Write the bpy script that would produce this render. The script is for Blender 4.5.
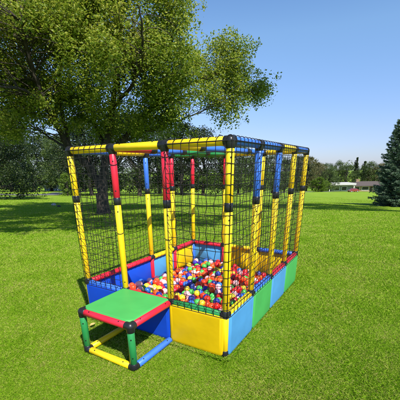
import bpy, math, random
import numpy as np
from mathutils import Vector, Matrix
random.seed(7); RNG = np.random.default_rng(11)
S = bpy.context.scene
for o in list(bpy.data.objects): bpy.data.objects.remove(o)
COL = S.collection
R = math.radians

# ------------------------------------------------------------------ camera
F_PX, PX, PY = 309.7244, 190.1974, 289.4127          # on a 400 px wide frame
CAM = np.array([1.9141, -1.5253, 1.1263])
RT = np.array([0.84913632, 0.5279024, -0.0169283])
UP = np.array([-0.18048132, 0.32012918, 0.93002355])
FW = np.array([-0.49638091, 0.78666153, -0.36710984])
cam = bpy.data.cameras.new('camera'); co = bpy.data.objects.new('camera', cam); COL.objects.link(co)
m = Matrix(((RT[0], UP[0], -FW[0], CAM[0]), (RT[1], UP[1], -FW[1], CAM[1]), (RT[2], UP[2], -FW[2], CAM[2]), (0, 0, 0, 1)))
co.matrix_world = m
cam.sensor_width = 36; cam.sensor_fit = 'HORIZONTAL'; cam.lens = F_PX / 400 * 36
cam.shift_x = 0.5 - PX / 400; cam.shift_y = PY / 400 - 0.5
cam.clip_start = 0.05; cam.clip_end = 3000
S.camera = co

# ------------------------------------------------------------------ light
SUN_AZ, SUN_EL = R(-33), R(52)                         # direction TO the sun, angle from +X
sd = Vector((math.cos(SUN_EL) * math.cos(SUN_AZ), math.cos(SUN_EL) * math.sin(SUN_AZ), math.sin(SUN_EL)))
w = bpy.data.worlds.new('World'); S.world = w; w.use_nodes = True
nt = w.node_tree; nt.nodes.clear()
sky = nt.nodes.new('ShaderNodeTexSky'); sky.sky_type = 'NISHITA'; sky.sun_disc = False
sky.sun_elevation = SUN_EL; sky.sun_rotation = R(90) - SUN_AZ
sky.air_density = 1.0; sky.dust_density = 0.15; sky.ozone_density = 3.0; sky.altitude = 0
bg = nt.nodes.new('ShaderNodeBackground'); bg.inputs['Strength'].default_value = 0.110
out = nt.nodes.new('ShaderNodeOutputWorld')
tint = nt.nodes.new('ShaderNodeMix'); tint.data_type = 'RGBA'; tint.blend_type = 'MULTIPLY'; tint.inputs[0].default_value = 1; 
wtc = nt.nodes.new('ShaderNodeTexCoord'); wsx = nt.nodes.new('ShaderNodeSeparateXYZ'); wr = nt.nodes.new('ShaderNodeValToRGB')
nt.links.new(wtc.outputs['Generated'], wsx.inputs[0]); nt.links.new(wsx.outputs['Z'], wr.inputs[0])
for i_, (p_, c_) in enumerate(((0.0, (.44, .515, .80)), (.085, (.60, .62, .84)), (.30, (.82, .93, 1)), (.48, (.62, .81, 1)))):
    e_ = wr.color_ramp.elements[i_] if i_ < 2 else wr.color_ramp.elements.new(.5)
    e_.position = p_; e_.color = (*c_, 1)
wr.color_ramp.elements[-1].position = .48
nt.links.new(wr.outputs[0], tint.inputs[7])
nt.links.new(sky.outputs[0], tint.inputs[6]); nt.links.new(tint.outputs[2], bg.inputs[0]); nt.links.new(bg.outputs[0], out.inputs[0])
sl = bpy.data.lights.new('sun', 'SUN'); sl.energy = 4.6; sl.angle = R(0.53); sl.color = (1, 0.955, 0.88)
so = bpy.data.objects.new('sun', sl); COL.objects.link(so)
so.rotation_euler = sd.to_track_quat('Z', 'Y').to_euler(); so.location = (0, 0, 30)
S.view_settings.view_transform = 'Standard'; S.view_settings.look = 'None'
S.view_settings.exposure = 0.72; S.view_settings.gamma = 1
S.view_settings.use_curve_mapping = False
S.render.engine = 'CYCLES'

# ------------------------------------------------------------------ helpers
def tag(o, label=None, cat=None, group=None, kind=None):
    if label: o['label'] = label
    if cat: o['category'] = cat
    if group: o['group'] = group
    if kind: o['kind'] = kind
    return o

def empty(name, loc=(0, 0, 0), rz=0):
    o = bpy.data.objects.new(name, None); COL.objects.link(o); o.location = loc; o.rotation_euler = (0, 0, rz)
    o.empty_display_size = 0.2
    return o

class MB:
    """collects faces in world space, then links them as one mesh object"""
    def __init__(s): s.v = []; s.f = []; s.mi = []; s.sm = []
    def add(s, vs, fs, mi=0, smooth=True):
        b = len(s.v); s.v += [tuple(p) for p in vs]
        for f in fs: s.f.append(tuple(b + i for i in f)); s.mi.append(mi); s.sm.append(smooth)
    def tube(s, pts, r, n=16, mi=0, cap=True, rr=None):
        pts = [Vector(p) for p in pts]; k = len(pts); vs = []; fs = []
        t0 = (pts[1] - pts[0]).normalized()
        ref = Vector((0, 0, 1)) if abs(t0.z) < 0.9 else Vector((1, 0, 0))
        a = t0.cross(ref).normalized()
        for i, p in enumerate(pts):
            t = (pts[min(i + 1, k - 1)] - pts[max(i - 1, 0)]).normalized()
            a = (a - t * a.dot(t)).normalized(); b = t.cross(a)
            ri = rr[i] if rr else r
            for j in range(n):
                an = 2 * math.pi * j / n
                vs.append(p + (a * math.cos(an) + b * math.sin(an)) * ri)
        for i in range(k - 1):
            for j in range(n):
                j2 = (j + 1) % n
                fs.append((i * n + j, i * n + j2, (i + 1) * n + j2, (i + 1) * n + j))
        s.add(vs, fs, mi, True)
        if cap:
            s.add(vs[:n], [tuple(range(n))[::-1]], mi, False); s.add(vs[-n:], [tuple(range(n))], mi, False)
    def box(s, x0, x1, y0, y1, z0, z1, mi=0):
        v = [(x, y, z) for z in (z0, z1) for y in (y0, y1) for x in (x0, x1)]
        s.add(v, [(0, 2, 3, 1), (4, 5, 7, 6), (0, 1, 5, 4), (2, 6, 7, 3), (0, 4, 6, 2), (1, 3, 7, 5)], mi, False)
    def sphere(s, c, r, n=16, k=10, mi=0, sc=(1, 1, 1)):
        c = Vector(c); vs = [c + Vector((0, 0, r * sc[2]))]; fs = []
        for i in range(1, k):
            th = math.pi * i / k
            for j in range(n):
                ph = 2 * math.pi * j / n
                vs.append(c + Vector((math.sin(th) * math.cos(ph) * r * sc[0], math.sin(th) * math.sin(ph) * r * sc[1], math.cos(th) * r * sc[2])))
        vs.append(c - Vector((0, 0, r * sc[2])))
        for j in range(n): fs.append((0, 1 + j, 1 + (j + 1) % n)); fs.append((len(vs) - 1, 1 + (k - 2) * n + (j + 1) % n, 1 + (k - 2) * n + j))
        for i in range(k - 2):
            for j in range(n):
                a = 1 + i * n + j; b = 1 + i * n + (j + 1) % n
                fs.append((a, a + n, b + n, b))
        s.add(vs, fs, mi, True)
    def build(s, name, mats, parent=None, bevel=0):
        me = bpy.data.meshes.new(name)
        loc = Vector(parent.matrix_world.translation) if parent else Vector((0, 0, 0))
        me.from_pydata(s.v, [], s.f)
        for mt in (mats if isinstance(mats, (list, tuple)) else [mats]): me.materials.append(mt)
        me.polygons.foreach_set('material_index', s.mi); me.polygons.foreach_set('use_smooth', s.sm)
        me.update()
        o = bpy.data.objects.new(name, me); COL.objects.link(o)
        if parent: link(o, parent)
        if bevel:
            b = o.modifiers.new('bevel', 'BEVEL'); b.width = bevel; b.segments = 3; b.limit_method = 'ANGLE'
        return o

def link(o, parent):
    bpy_update()
    o.parent = parent; o.matrix_parent_inverse = parent.matrix_world.inverted()
def bpy_update(): bpy.context.view_layer.update()

def fastmesh(name, V, n, mats, attr=None, smooth=False, parent=None, mi=None):
    """V: (N*n,3) vertices, faces of n consecutive vertices"""
    V = np.asarray(V, np.float32).reshape(-1, 3); N = len(V) // n
    me = bpy.data.meshes.new(name)
    me.vertices.add(len(V)); me.vertices.foreach_set('co', V.ravel())
    me.loops.add(len(V)); me.loops.foreach_set('vertex_index', np.arange(len(V), dtype=np.int32))
    me.polygons.add(N); me.polygons.foreach_set('loop_start', np.arange(0, len(V), n, dtype=np.int32))
    for mt in (mats if isinstance(mats, (list, tuple)) else [mats]): me.materials.append(mt)
    if mi is not None: me.polygons.foreach_set('material_index', np.asarray(mi, np.int32))
    if attr is not None:
        a = me.attributes.new('rnd', 'FLOAT', 'FACE'); a.data.foreach_set('value', np.asarray(attr, np.float32))
    me.polygons.foreach_set('use_smooth', np.full(N, smooth)); me.update(calc_edges=True)
    o = bpy.data.objects.new(name, me); COL.objects.link(o)
    if parent: link(o, parent)
    return o

# ------------------------------------------------------------------ materials
def nodes(name):
    mt = bpy.data.materials.new(name); mt.use_nodes = True
    t = mt.node_tree; b = t.nodes['Principled BSDF']
    return mt, t, b
def N(t, ty, **k):
    n = t.nodes.new(ty)
    for a, b in k.items():
        if a in n.inputs: n.inputs[a].default_value = b
        else: setattr(n, a, b)
    return n
def ramp(t, stops):
    r = t.nodes.new('ShaderNodeValToRGB'); e = r.color_ramp.elements
    while len(e) < len(stops): e.new(0.5)
    for i, (p, c) in enumerate(stops): e[i].position = p; e[i].color = (*c, 1)
    return r
def plastic(name, c, rough=0.38, var=0.12, bump=0.06, scale=40, spec=0.5):
    mt, t, b = nodes(name)
    tc = N(t, 'ShaderNodeTexCoord'); no = N(t, 'ShaderNodeTexNoise', Scale=9.0, Detail=5.0)
    t.links.new(tc.outputs['Object'], no.inputs['Vector'])
    r = ramp(t, [(0.3, tuple(x * (1 - var) for x in c)), (0.7, tuple(min(1, x * (1 + var * .5) + 0.004) for x in c))])
    t.links.new(no.outputs['Fac'], r.inputs[0]); t.links.new(r.outputs[0], b.inputs['Base Color'])
    n2 = N(t, 'ShaderNodeTexNoise', Scale=float(scale), Detail=3.0); t.links.new(tc.outputs['Object'], n2.inputs['Vector'])
    mr = N(t, 'ShaderNodeMapRange'); mr.inputs['To Min'].default_value = rough - .08; mr.inputs['To Max'].default_value = rough + .12
    t.links.new(n2.outputs['Fac'], mr.inputs['Value']); t.links.new(mr.outputs[0], b.inputs['Roughness'])
    bp = N(t, 'ShaderNodeBump', Strength=bump, Distance=0.01); t.links.new(n2.outputs['Fac'], bp.inputs['Height'])
    t.links.new(bp.outputs[0], b.inputs['Normal']); b.inputs['Specular IOR Level'].default_value = spec
    return mt
def fabric(name, c):
    mt, t, b = nodes(name)
    tc = N(t, 'ShaderNodeTexCoord')
    big = N(t, 'ShaderNodeTexNoise', Scale=5.0, Detail=3.0); t.links.new(tc.outputs['Object'], big.inputs['Vector'])
    fine = N(t, 'ShaderNodeTexNoise', Scale=220.0, Detail=2.0); t.links.new(tc.outputs['Object'], fine.inputs['Vector'])
    r = ramp(t, [(0.3, tuple(x * .86 for x in c)), (0.7, c)]); t.links.new(big.outputs['Fac'], r.inputs[0])
    sc_ = N(t, 'ShaderNodeTexNoise', Scale=17.0, Detail=8.0, Roughness=0.8); mp = N(t, 'ShaderNodeMapping'); mp.inputs['Scale'].default_value = (1, 1, 2.6)
    t.links.new(tc.outputs['Object'], mp.inputs[0]); t.links.new(mp.outputs[0], sc_.inputs['Vector'])
    sr = ramp(t, [(0.62, (0, 0, 0)), (0.78, (.30, .30, .30))]); t.links.new(sc_.outputs['Fac'], sr.inputs[0])
    sm = N(t, 'ShaderNodeMix', data_type='RGBA'); t.links.new(sr.outputs[0], sm.inputs[0]); t.links.new(r.outputs[0], sm.inputs[6]); sm.inputs[7].default_value = (.20, .18, .13, 1)
    t.links.new(sm.outputs[2], b.inputs['Base Color'])
    b1 = N(t, 'ShaderNodeBump', Strength=0.5, Distance=0.012); t.links.new(big.outputs['Fac'], b1.inputs['Height'])
    b2 = N(t, 'ShaderNodeBump', Strength=0.15, Distance=0.002); t.links.new(fine.outputs['Fac'], b2.inputs['Height'])
    t.links.new(b1.outputs[0], b2.inputs['Normal']); t.links.new(b2.outputs[0], b.inputs['Normal'])
    b.inputs['Roughness'].default_value = 0.5; b.inputs['Specular IOR Level'].default_value = 0.25
    return mt
YEL, BLU, RED, GRN, LBL = (0.94, 0.61, 0.006), (0.035, 0.13, 0.60), (0.72, 0.015, 0.04), (0.02, 0.30, 0.07), (0.07, 0.32, 0.72)
M = {'y': plastic('yellow_plastic', YEL), 'b': plastic('blue_plastic', (0.045, 0.17, 0.68)), 'r': plastic('red_plastic', RED),
     'g': plastic('green_plastic', (0.02, 0.24, 0.06)), 'k': plastic('black_plastic', (0.012, 0.012, 0.013), 0.35),
     'fy': fabric('yellow_vinyl', (0.78, 0.50, 0.002)), 'fl': fabric('light_blue_vinyl', (0.075, 0.29, 0.56)), 'fb': fabric('dark_blue_vinyl', (0.006, 0.065, 0.52)),
     'fg': fabric('light_green_vinyl', (0.065, 0.38, 0.085)), 'net': plastic('black_netting', (0.014, 0.014, 0.014), 0.7, bump=0.3, scale=300, spec=0.2)}
def leafmat(name, a, b_, c, transl=0.35, sc=0.5):
    """a..c: leaf colours from the darkest to the lightest leaves"""
    mt, t, b = nodes(name)
    at = N(t, 'ShaderNodeAttribute', attribute_name='rnd'); tc = N(t, 'ShaderNodeTexCoord')
    no = N(t, 'ShaderNodeTexNoise', Scale=float(sc), Detail=2.0); t.links.new(tc.outputs['Object'], no.inputs['Vector'])
    ad = N(t, 'ShaderNodeMath', operation='MULTIPLY_ADD'); ad.inputs[1].default_value = 0.55
    t.links.new(at.outputs['Fac'], ad.inputs[0])
    m2 = N(t, 'ShaderNodeMath', operation='MULTIPLY'); m2.inputs[1].default_value = 0.5
    t.links.new(no.outputs['Fac'], m2.inputs[0]); t.links.new(m2.outputs[0], ad.inputs[2])
    r = ramp(t, [(0.2, a), (0.5, b_), (0.85, c)]); t.links.new(ad.outputs[0], r.inputs[0])
    t.links.new(r.outputs[0], b.inputs['Base Color']); b.inputs['Roughness'].default_value = 0.45
    b.inputs['Specular IOR Level'].default_value = 0.35
    tr = N(t, 'ShaderNodeBsdfTranslucent'); t.links.new(r.outputs[0], tr.inputs['Color'])
    mx = N(t, 'ShaderNodeMixShader'); mx.inputs[0].default_value = transl
    t.links.new(b.outputs[0], mx.inputs[1]); t.links.new(tr.outputs[0], mx.inputs[2])
    t.links.new(mx.outputs[0], t.nodes['Material Output'].inputs['Surface'])
    return mt
def bark(name, c):
    mt, t, b = nodes(name)
    tc = N(t, 'ShaderNodeTexCoord'); mp = N(t, 'ShaderNodeMapping'); mp.inputs['Scale'].default_value = (14, 14, 3)
    no = N(t, 'ShaderNodeTexNoise', Scale=1.0, Detail=6.0); t.links.new(tc.outputs['Object'], mp.inputs[0]); t.links.new(mp.outputs[0], no.inputs['Vector'])
    r = ramp(t, [(0.35, tuple(x * .4 for x in c)), (0.65, c)]); t.links.new(no.outputs['Fac'], r.inputs[0])
    t.links.new(r.outputs[0], b.inputs['Base Color']); b.inputs['Roughness'].default_value = 0.9
    bp = N(t, 'ShaderNodeBump', Strength=0.9, Distance=0.04); t.links.new(no.outputs['Fac'], bp.inputs['Height']); t.links.new(bp.outputs[0], b.inputs['Normal'])
    return mt
BARK = bark('grey_brown_bark', (0.06, 0.047, 0.036))

# ------------------------------------------------------------------ terrain
HF = np.array([-0.5337, 0.8457]); HL = np.array([0.8457, 0.5337])
def sl_of(x, y):
    dx, dy = x - CAM[0], y - CAM[1]
    return dx * HF[0] + dy * HF[1], dx * HL[0] + dy * HL[1]
def terrain(x, y):
    s, l = sl_of(x, y)
    s = np.asarray(s, float); l = np.asarray(l, float)
    sp = np.logaddexp(0, (s - 5.2) / 0.9) * 0.9                  # level by the toy, then a gentle fall
    h = -0.0585 * np.minimum(sp, 300 + 0 * sp)
    wgt = np.clip((s - 4) / 10, 0, 1); wgt = wgt * wgt * (3 - 2 * wgt)
    h = h - 0.022 * np.clip(l, -90, 90) * wgt
    h = h + wgt * (0.05 * np.sin(s * .55 + 1.3) * np.cos(l * .31) + 0.03 * np.sin(l * .8 + s * .2)) * np.clip(1.3 - s / 120, 0, 1)
    return h
def at(px, s):
    """world point on the lawn at forward distance s, seen in column px (400 px frame)"""
    s = float(s); y = 190.0
    for _ in range(4):
        d = FW + RT * (px - PX) / F_PX - UP * (y - PY) / F_PX
        t = s / (d[0] * HF[0] + d[1] * HF[1]); x_, y_ = CAM[0] + d[0] * t, CAM[1] + d[1] * t
        z = float(terrain(x_, y_)); v = np.array([x_, y_, z]) - CAM
        y = PY - F_PX * (v @ UP) / (v @ FW)
    return Vector((x_, y_, z)), y
def at_px(px, py):
    """the lawn point seen at pixel px, py"""
    lo, hi = 1.5, 140
    for _ in range(50):
        mid = (lo + hi) / 2
        if at(px, mid)[1] > py: lo = mid
        else: hi = mid
    return at(px, lo)[0], lo
def up_px(px, py, s):
    """point at forward distance s on the ray through px, py"""
    d = FW + RT * (px - PX) / F_PX - UP * (py - PY) / F_PX
    t = s / (d[0] * HF[0] + d[1] * HF[1])
    return CAM + d * t

gm, t, b = nodes('lawn')
tc = N(t, 'ShaderNodeTexCoord')
n1 = N(t, 'ShaderNodeTexNoise', Scale=0.55, Detail=4.0); n2 = N(t, 'ShaderNodeTexNoise', Scale=70.0, Detail=6.0, Roughness=0.7)
n3 = N(t, 'ShaderNodeTexNoise', Scale=2.6, Detail=5.0)
n4 = N(t, 'ShaderNodeTexNoise', Scale=6.0, Detail=6.0, Roughness=0.75)
for n in (n1, n2, n3, n4): t.links.new(tc.outputs['Object'], n.inputs['Vector'])
r1 = ramp(t, [(0.3, (0.14, 0.27, 0.012)), (0.55, (0.22, 0.34, 0.022)), (0.75, (0.30, 0.38, 0.045))])
mxa = N(t, 'ShaderNodeMix', data_type='RGBA', blend_type='MIX'); mxa.inputs[0].default_value = 0.4
ma = N(t, 'ShaderNodeMath', operation='ADD'); t.links.new(n1.outputs['Fac'], ma.inputs[0]); t.links.new(n4.outputs['Fac'], ma.inputs[1])
mb = N(t, 'ShaderNodeMath', operation='MULTIPLY'); mb.inputs[1].default_value = .5; t.links.new(ma.outputs[0], mb.inputs[0])
t.links.new(mb.outputs[0], r1.inputs[0])
r2 = ramp(t, [(0.35, (0.5, 0.55, 0.4)), (0.62, (1.2, 1.15, 1.1))]); t.links.new(n2.outputs['Fac'], r2.inputs[0])
mu = N(t, 'ShaderNodeMix', data_type='RGBA', blend_type='MULTIPLY'); mu.inputs[0].default_value = 0.8
t.links.new(r1.outputs[0], mu.inputs[6]); t.links.new(r2.outputs[0], mu.inputs[7])
r3 = ramp(t, [(0.60, (0, 0, 0)), (0.74, (0.55, 0.55, 0.55))]); t.links.new(n3.outputs['Fac'], r3.inputs[0])
dr = N(t, 'ShaderNodeMix', data_type='RGBA'); t.links.new(r3.outputs[0], dr.inputs[0]); t.links.new(mu.outputs[2], dr.inputs[6]); dr.inputs[7].default_value = (0.26, 0.24, 0.07, 1)
t.links.new(dr.outputs[2], b.inputs['Base Color']); b.inputs['Roughness'].default_value = 0.9; b.inputs['Specular IOR Level'].default_value = 0.15
bp = N(t, 'ShaderNodeBump', Strength=0.8, Distance=0.03); t.links.new(n2.outputs['Fac'], bp.inputs['Height']); t.links.new(bp.outputs[0], b.inputs['Normal'])
LAWN = gm

def build_ground():
    ss = np.concatenate([np.linspace(-25, -2, 12), np.linspace(-1.5, 12, 55), np.geomspace(12.4, 150, 60), np.geomspace(155, 1200, 14)])
    k = np.linspace(-1, 1, 81); ll = np.sign(k) * (np.abs(k) * 12 + np.abs(k) ** 4 * 900)
    Sg, Lg = np.meshgrid(ss, ll, indexing='ij')
    X = CAM[0] + Sg * HF[0] + Lg * HL[0]; Y = CAM[1] + Sg * HF[1] + Lg * HL[1]; Z = terrain(X, Y)
    a, c = Sg.shape; V = np.stack([X, Y, Z], -1).reshape(-1, 3)
    fs = [(i * c + j, i * c + j + 1, (i + 1) * c + j + 1, (i + 1) * c + j) for i in range(a - 1) for j in range(c - 1)]
    mb = MB(); mb.add(V.tolist(), fs, 0, True); o = mb.build('ground', LAWN)
    o.data.flip_normals() if o.data.polygons[0].normal.z < 0 else None
    tag(o, kind='structure')
build_ground()

# grass blades close to the camera
def grass():
    gmat, t, b = nodes('grass_blades')
    at_ = N(t, 'ShaderNodeAttribute', attribute_name='rnd'); tc = N(t, 'ShaderNodeTexCoord')
    no = N(t, 'ShaderNodeTexNoise', Scale=2.0, Detail=6.0, Roughness=0.75); t.links.new(tc.outputs['Object'], no.inputs['Vector'])
    mm = N(t, 'ShaderNodeMath', operation='MULTIPLY_ADD'); mm.inputs[1].default_value = 0.5; t.links.new(at_.outputs['Fac'], mm.inputs[0])
    m2 = N(t, 'ShaderNodeMath', operation='MULTIPLY'); m2.inputs[1].default_value = 0.85; t.links.new(no.outputs['Fac'], m2.inputs[0]); t.links.new(m2.outputs[0], mm.inputs[2])
    r = ramp(t, [(0.18, (0.055, 0.155, 0.004)), (0.48, (0.16, 0.325, 0.009)), (0.74, (0.27, 0.42, 0.022)), (0.93, (0.45, 0.43, 0.12))])
    t.links.new(mm.outputs[0], r.inputs[0]); t.links.new(r.outputs[0], b.inputs['Base Color']); b.inputs['Roughness'].default_value = 0.8
    b.inputs['Specular IOR Level'].default_value = 0.08
    tr = N(t, 'ShaderNodeBsdfTranslucent'); t.links.new(r.outputs[0], tr.inputs['Color'])
    mx = N(t, 'ShaderNodeMixShader'); mx.inputs[0].default_value = 0.3
    t.links.new(b.outputs[0], mx.inputs[1]); t.links.new(tr.outputs[0], mx.inputs[2]); t.links.new(mx.outputs[0], t.nodes['Material Output'].inputs['Surface'])
    n = 1700000
    u = RNG.random(n); s = 0.55 * (34.0 / 0.55) ** (u ** 0.92)
    l = (RNG.random(n) * 2 - 1) * (s * 0.92 + 0.6)
    x = CAM[0] + s * HF[0] + l * HL[0]; y = CAM[1] + s * HF[1] + l * HL[1]
    ne = 14000; q = RNG.random(ne) * 4; e_ = RNG.random(ne); g_ = .032 + .02 * RNG.random(ne) ** 2
    ex = np.where(q < 1.6, 1.2 + g_, np.where(q < 3, e_ * 1.24, -g_)); ey = np.where(q < 1.6, e_ * 1.6, np.where(q < 3, -g_, e_ * 1.6))
    edge = np.zeros(n, bool); edge[:ne] = True; x[:ne] = ex; y[:ne] = ey; s[:ne] = 1.6
    keep = (RNG.random(n) > (s - 9) / 25) & ~((x > -0.02) & (x < 1.22) & (y > -0.02) & (y < 1.62))
    x, y, s = x[keep], y[keep], s[keep]; n = len(x); z = terrain(x, y)
    a = RNG.random(n) * 6.2832; sc = np.clip(s / 2.2, 0.7, 6)
    tall = 0.75 + 0.5 * (np.sin(x * 5.1 + 1.7 * np.sin(y * 3.3)) * np.cos(y * 4.3 + x * 1.1) * .5 + .5)
    h = (0.007 + 0.012 * RNG.random(n)) * tall * np.clip(sc, 1, 1.25)
    h = np.where(edge[keep], h * 1.9, h)
    wd = (0.0009 + 0.0008 * RNG.random(n)) * sc
    ln = 0.5 + 0.9 * RNG.random(n); la = RNG.random(n) * 6.2832
    dx, dy = np.cos(a) * wd, np.sin(a) * wd; tx, ty = np.cos(la) * ln * h, np.sin(la) * ln * h
    P = np.stack([np.stack([x - dx, y - dy, z - .002], -1), np.stack([x + dx, y + dy, z - .002], -1),
                  np.stack([x + dx * .8 + tx * .45, y + dy * .8 + ty * .45, z + h * .65], -1), np.stack([x + tx, y + ty, z + h], -1)], 1)
    o = fastmesh('grass', P, 4, gmat, RNG.random(n))
    tag(o, 'short mown yellow green grass covering the lawn around the ball pit', 'grass', kind='stuff')
grass()

# ------------------------------------------------------------------ ball pit frame
G = 0.4; TR = 0.0215; Z1, Z2, Z3 = 0.2966, 0.9273, 1.2433; Z0 = 0.024
pit = empty('ball_pit', (0.6, 0.8, 0)); bpy_update()
tag(pit, 'colourful ball pit of yellow, red and blue tubes with black netting and padded sides', 'ball pit')

def tube_part(name, a, b, mat, parent=pit, bolts=True, r=TR):
    a, b = Vector(a), Vector(b); mb = MB(); d = (b - a).normalized(); L = (b - a).length
    mb.tube([a, a + d * .002, b - d * .002, b], r, 28, 0, rr=[r - .002, r, r, r - .002])
    if bolts:
        for q in (a + d * .045, b - d * .045):
            for side in ((Vector((.6, -.8, 0)),) if abs(d.z) > .5 else (Vector((0, -.5, .87)) if abs(d.x) > .5 else Vector((.5, 0, .87)),)):
                mb.tube([q + side * (r - .003), q + side * (r + .0016)], .0042, 10, 1)
    return mb.build(name, [M[mat], M['k']], parent)
def connector(name, p, dirs, parent=pit, ln=0.034, r=None):
    mb = MB(); p = Vector(p); r = r or TR + .0028
    mb.sphere(p, r * 1.04, 22, 14)
    for d in dirs:
        d = Vector(d); mb.tube([p, p + d * (ln - .003), p + d * ln], r, 22, rr=[r, r, r - .0025])
    return mb.build(name, M['k'], parent)
def P3(i, j, z): return Vector((i * G, j * G, z))

posts = {(0, 0): 'yyy', (1, 0): 'yyr', (2, 0): 'yyr', (3, 0): 'yyy', (3, 1): 'yyb', (3, 2): 'yyb', (3, 3): 'yyy', (3, 4): 'yyy',
         (0, 2): 'ryb', (0, 3): 'ryr', (0, 4): 'byr', (1, 4): 'ryr', (2, 4): 'yyy'}
allj = [(i, 0) for i in range(4)] + [(3, j) for j in range(1, 5)] + [(0, j) for j in range(1, 5)] + [(1, 4), (2, 4)]
for (i, j), c in posts.items():
    tube_part('lower_post', P3(i, j, Z0), P3(i, j, Z1), c[0], bolts=False)
    tube_part('post', P3(i, j, Z1 + .03), P3(i, j, Z2 - .02), c[1])
    tube_part('upper_post', P3(i, j, Z2 + .02), P3(i, j, Z3 - .03), c[2])
    mb = MB(); r = TR + .0025
    mb.tube([P3(i, j, Z2 - .023), P3(i, j, Z2 - .021), P3(i, j, Z2 + .021), P3(i, j, Z2 + .023)], r, 28, rr=[r - .002, r, r, r - .002])
    mb.build('post_coupling', M['k'], pit)
def nb(i, j, lvl):
    ds = []
    for dx, dy in ((1, 0), (-1, 0), (0, 1), (0, -1)):
        a, b_ = i + dx, j + dy
        if not (0 <= a <= 3 and 0 <= b_ <= 4): continue
        per = (a in (0, 3) and i == a) or (b_ in (0, 4) and j == b_)
        if per or (lvl == 3 and dx == 0): ds.append((dx, dy, 0))
    return ds
top = [(i, j) for i in range(4) for j in range(5)]
for i, j in top:
    ds = nb(i, j, 3)
    if (i, j) in posts: ds.append((0, 0, -1))
    connector('rail_connector', P3(i, j, Z3), ds)
for i, j in allj:
    connector('rail_connector', P3(i, j, Z1), nb(i, j, 1) + ([(0, 0, 1)] if (i, j) in posts else []), ln=.03)
    connector('base_connector', P3(i, j, Z0), nb(i, j, 1) + [(0, 0, 1)], ln=.03)
def rail(name, a, b_, z, c):
    a, b_ = P3(*a, z), P3(*b_, z); d = (b_ - a).normalized() * .03
    tube_part(name, a + d, b_ - d, c)
for i in range(3): rail('top_rail', (i, 0), (i + 1, 0), Z3, 'y')
for j, c in enumerate('bbyb'): rail('top_rail', (3, j), (3, j + 1), Z3, c)
for j, c in enumerate('bybg'): rail('top_rail', (0, j), (0, j + 1), Z3, c)
for i, c in enumerate('gyy'): rail('top_rail', (i, 4), (i + 1, 4), Z3, c)
for j, c in enumerate('rbgg'): rail('top_rail', (1, j), (1, j + 1), Z3, c)
for j, c in enumerate('ybbb'): rail('top_rail', (2, j), (2, j + 1), Z3, c)
for i, c in enumerate('brg'): rail('panel_rail', (i, 0), (i + 1, 0), Z1, c)
for j, c in enumerate('ybrr'): rail('panel_rail', (3, j), (3, j + 1), Z1, c)
for j, c in enumerate('rryr'): rail('panel_rail', (0, j), (0, j + 1), Z1, c)
for i, c in enumerate('ryb'): rail('panel_rail', (i, 4), (i + 1, 4), Z1, c)

def panel(a, b_, nrm, mat, notch=True):
    """padded vinyl panel over one bay: rounded outline, puffed outer face"""
    a = P3(*a, 0); b_ = P3(*b_, 0); d = (b_ - a).normalized(); n = Vector(nrm); L = (b_ - a).length
    x0, x1, z0, z1 = .0005, L - .0005, .012, Z1 - .006
    def outline(ins, q=.03):
        pts = []
        for cx, cz, a0 in ((x1 - q, z1 - q * .5, 0), (x0 + q, z1 - q * .5, 90), (x0 + q, z0 + q, 180), (x1 - q, z0 + q, 270)):
            for k in range(5):
                an = R(a0 + k * 22.5); rz = q * (.5 if a0 < 180 else 1)
                pts.append((cx + (q - ins) * math.cos(an), cz + (rz - ins * .9) * math.sin(an)))
        return pts
    mb = MB(); rings = []
    for ins, off in ((0.004, TR - .02), (0, TR - .016), (0, TR + .001), (.003, TR + .0045), (.010, TR + .007), (.024, TR + .0085)):
        rings.append([a + d * u + n * off + Vector((0, 0, z)) for u, z in outline(ins)])
    c = len(rings[0]); vs = [p for r_ in rings for p in r_]; fs = []
    for k in range(len(rings) - 1):
        for q in range(c):
            q2 = (q + 1) % c; fs.append((k * c + q, k * c + q2, (k + 1) * c + q2, (k + 1) * c + q))
    fs.append(tuple(range(c))[::-1]); fs.append(tuple((len(rings) - 1) * c + q for q in range(c)))
    if d.cross(Vector((0, 0, 1))).dot(n) < 0: fs = [f[::-1] for f in fs]
    mb.add(vs, fs, 0, True)
    o = mb.build('side_panel', M[mat], pit)
    return o
panel((0, 0), (1, 0), (0, -1, 0), 'fb'); panel((1, 0), (2, 0), (0, -1, 0), 'fb'); panel((2, 0), (3, 0), (0, -1, 0), 'fy')
for j, c in enumerate(('fl', 'fg', 'fl', 'fg')): panel((3, j), (3, j + 1), (1, 0, 0), c)
for j, c in enumerate(('fb', 'fb', 'fl', 'fy')): panel((0, j), (0, j + 1), (-1, 0, 0), c)
for i, c in enumerate(('fl', 'fy', 'fy')): panel((i, 4), (i + 1, 4), (0, 1, 0), c)
mb = MB(); mb.box(-.0, 1.2, 0, 1.6, .004, .02); mb.build('floor_mat', M['fb'], pit)

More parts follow.
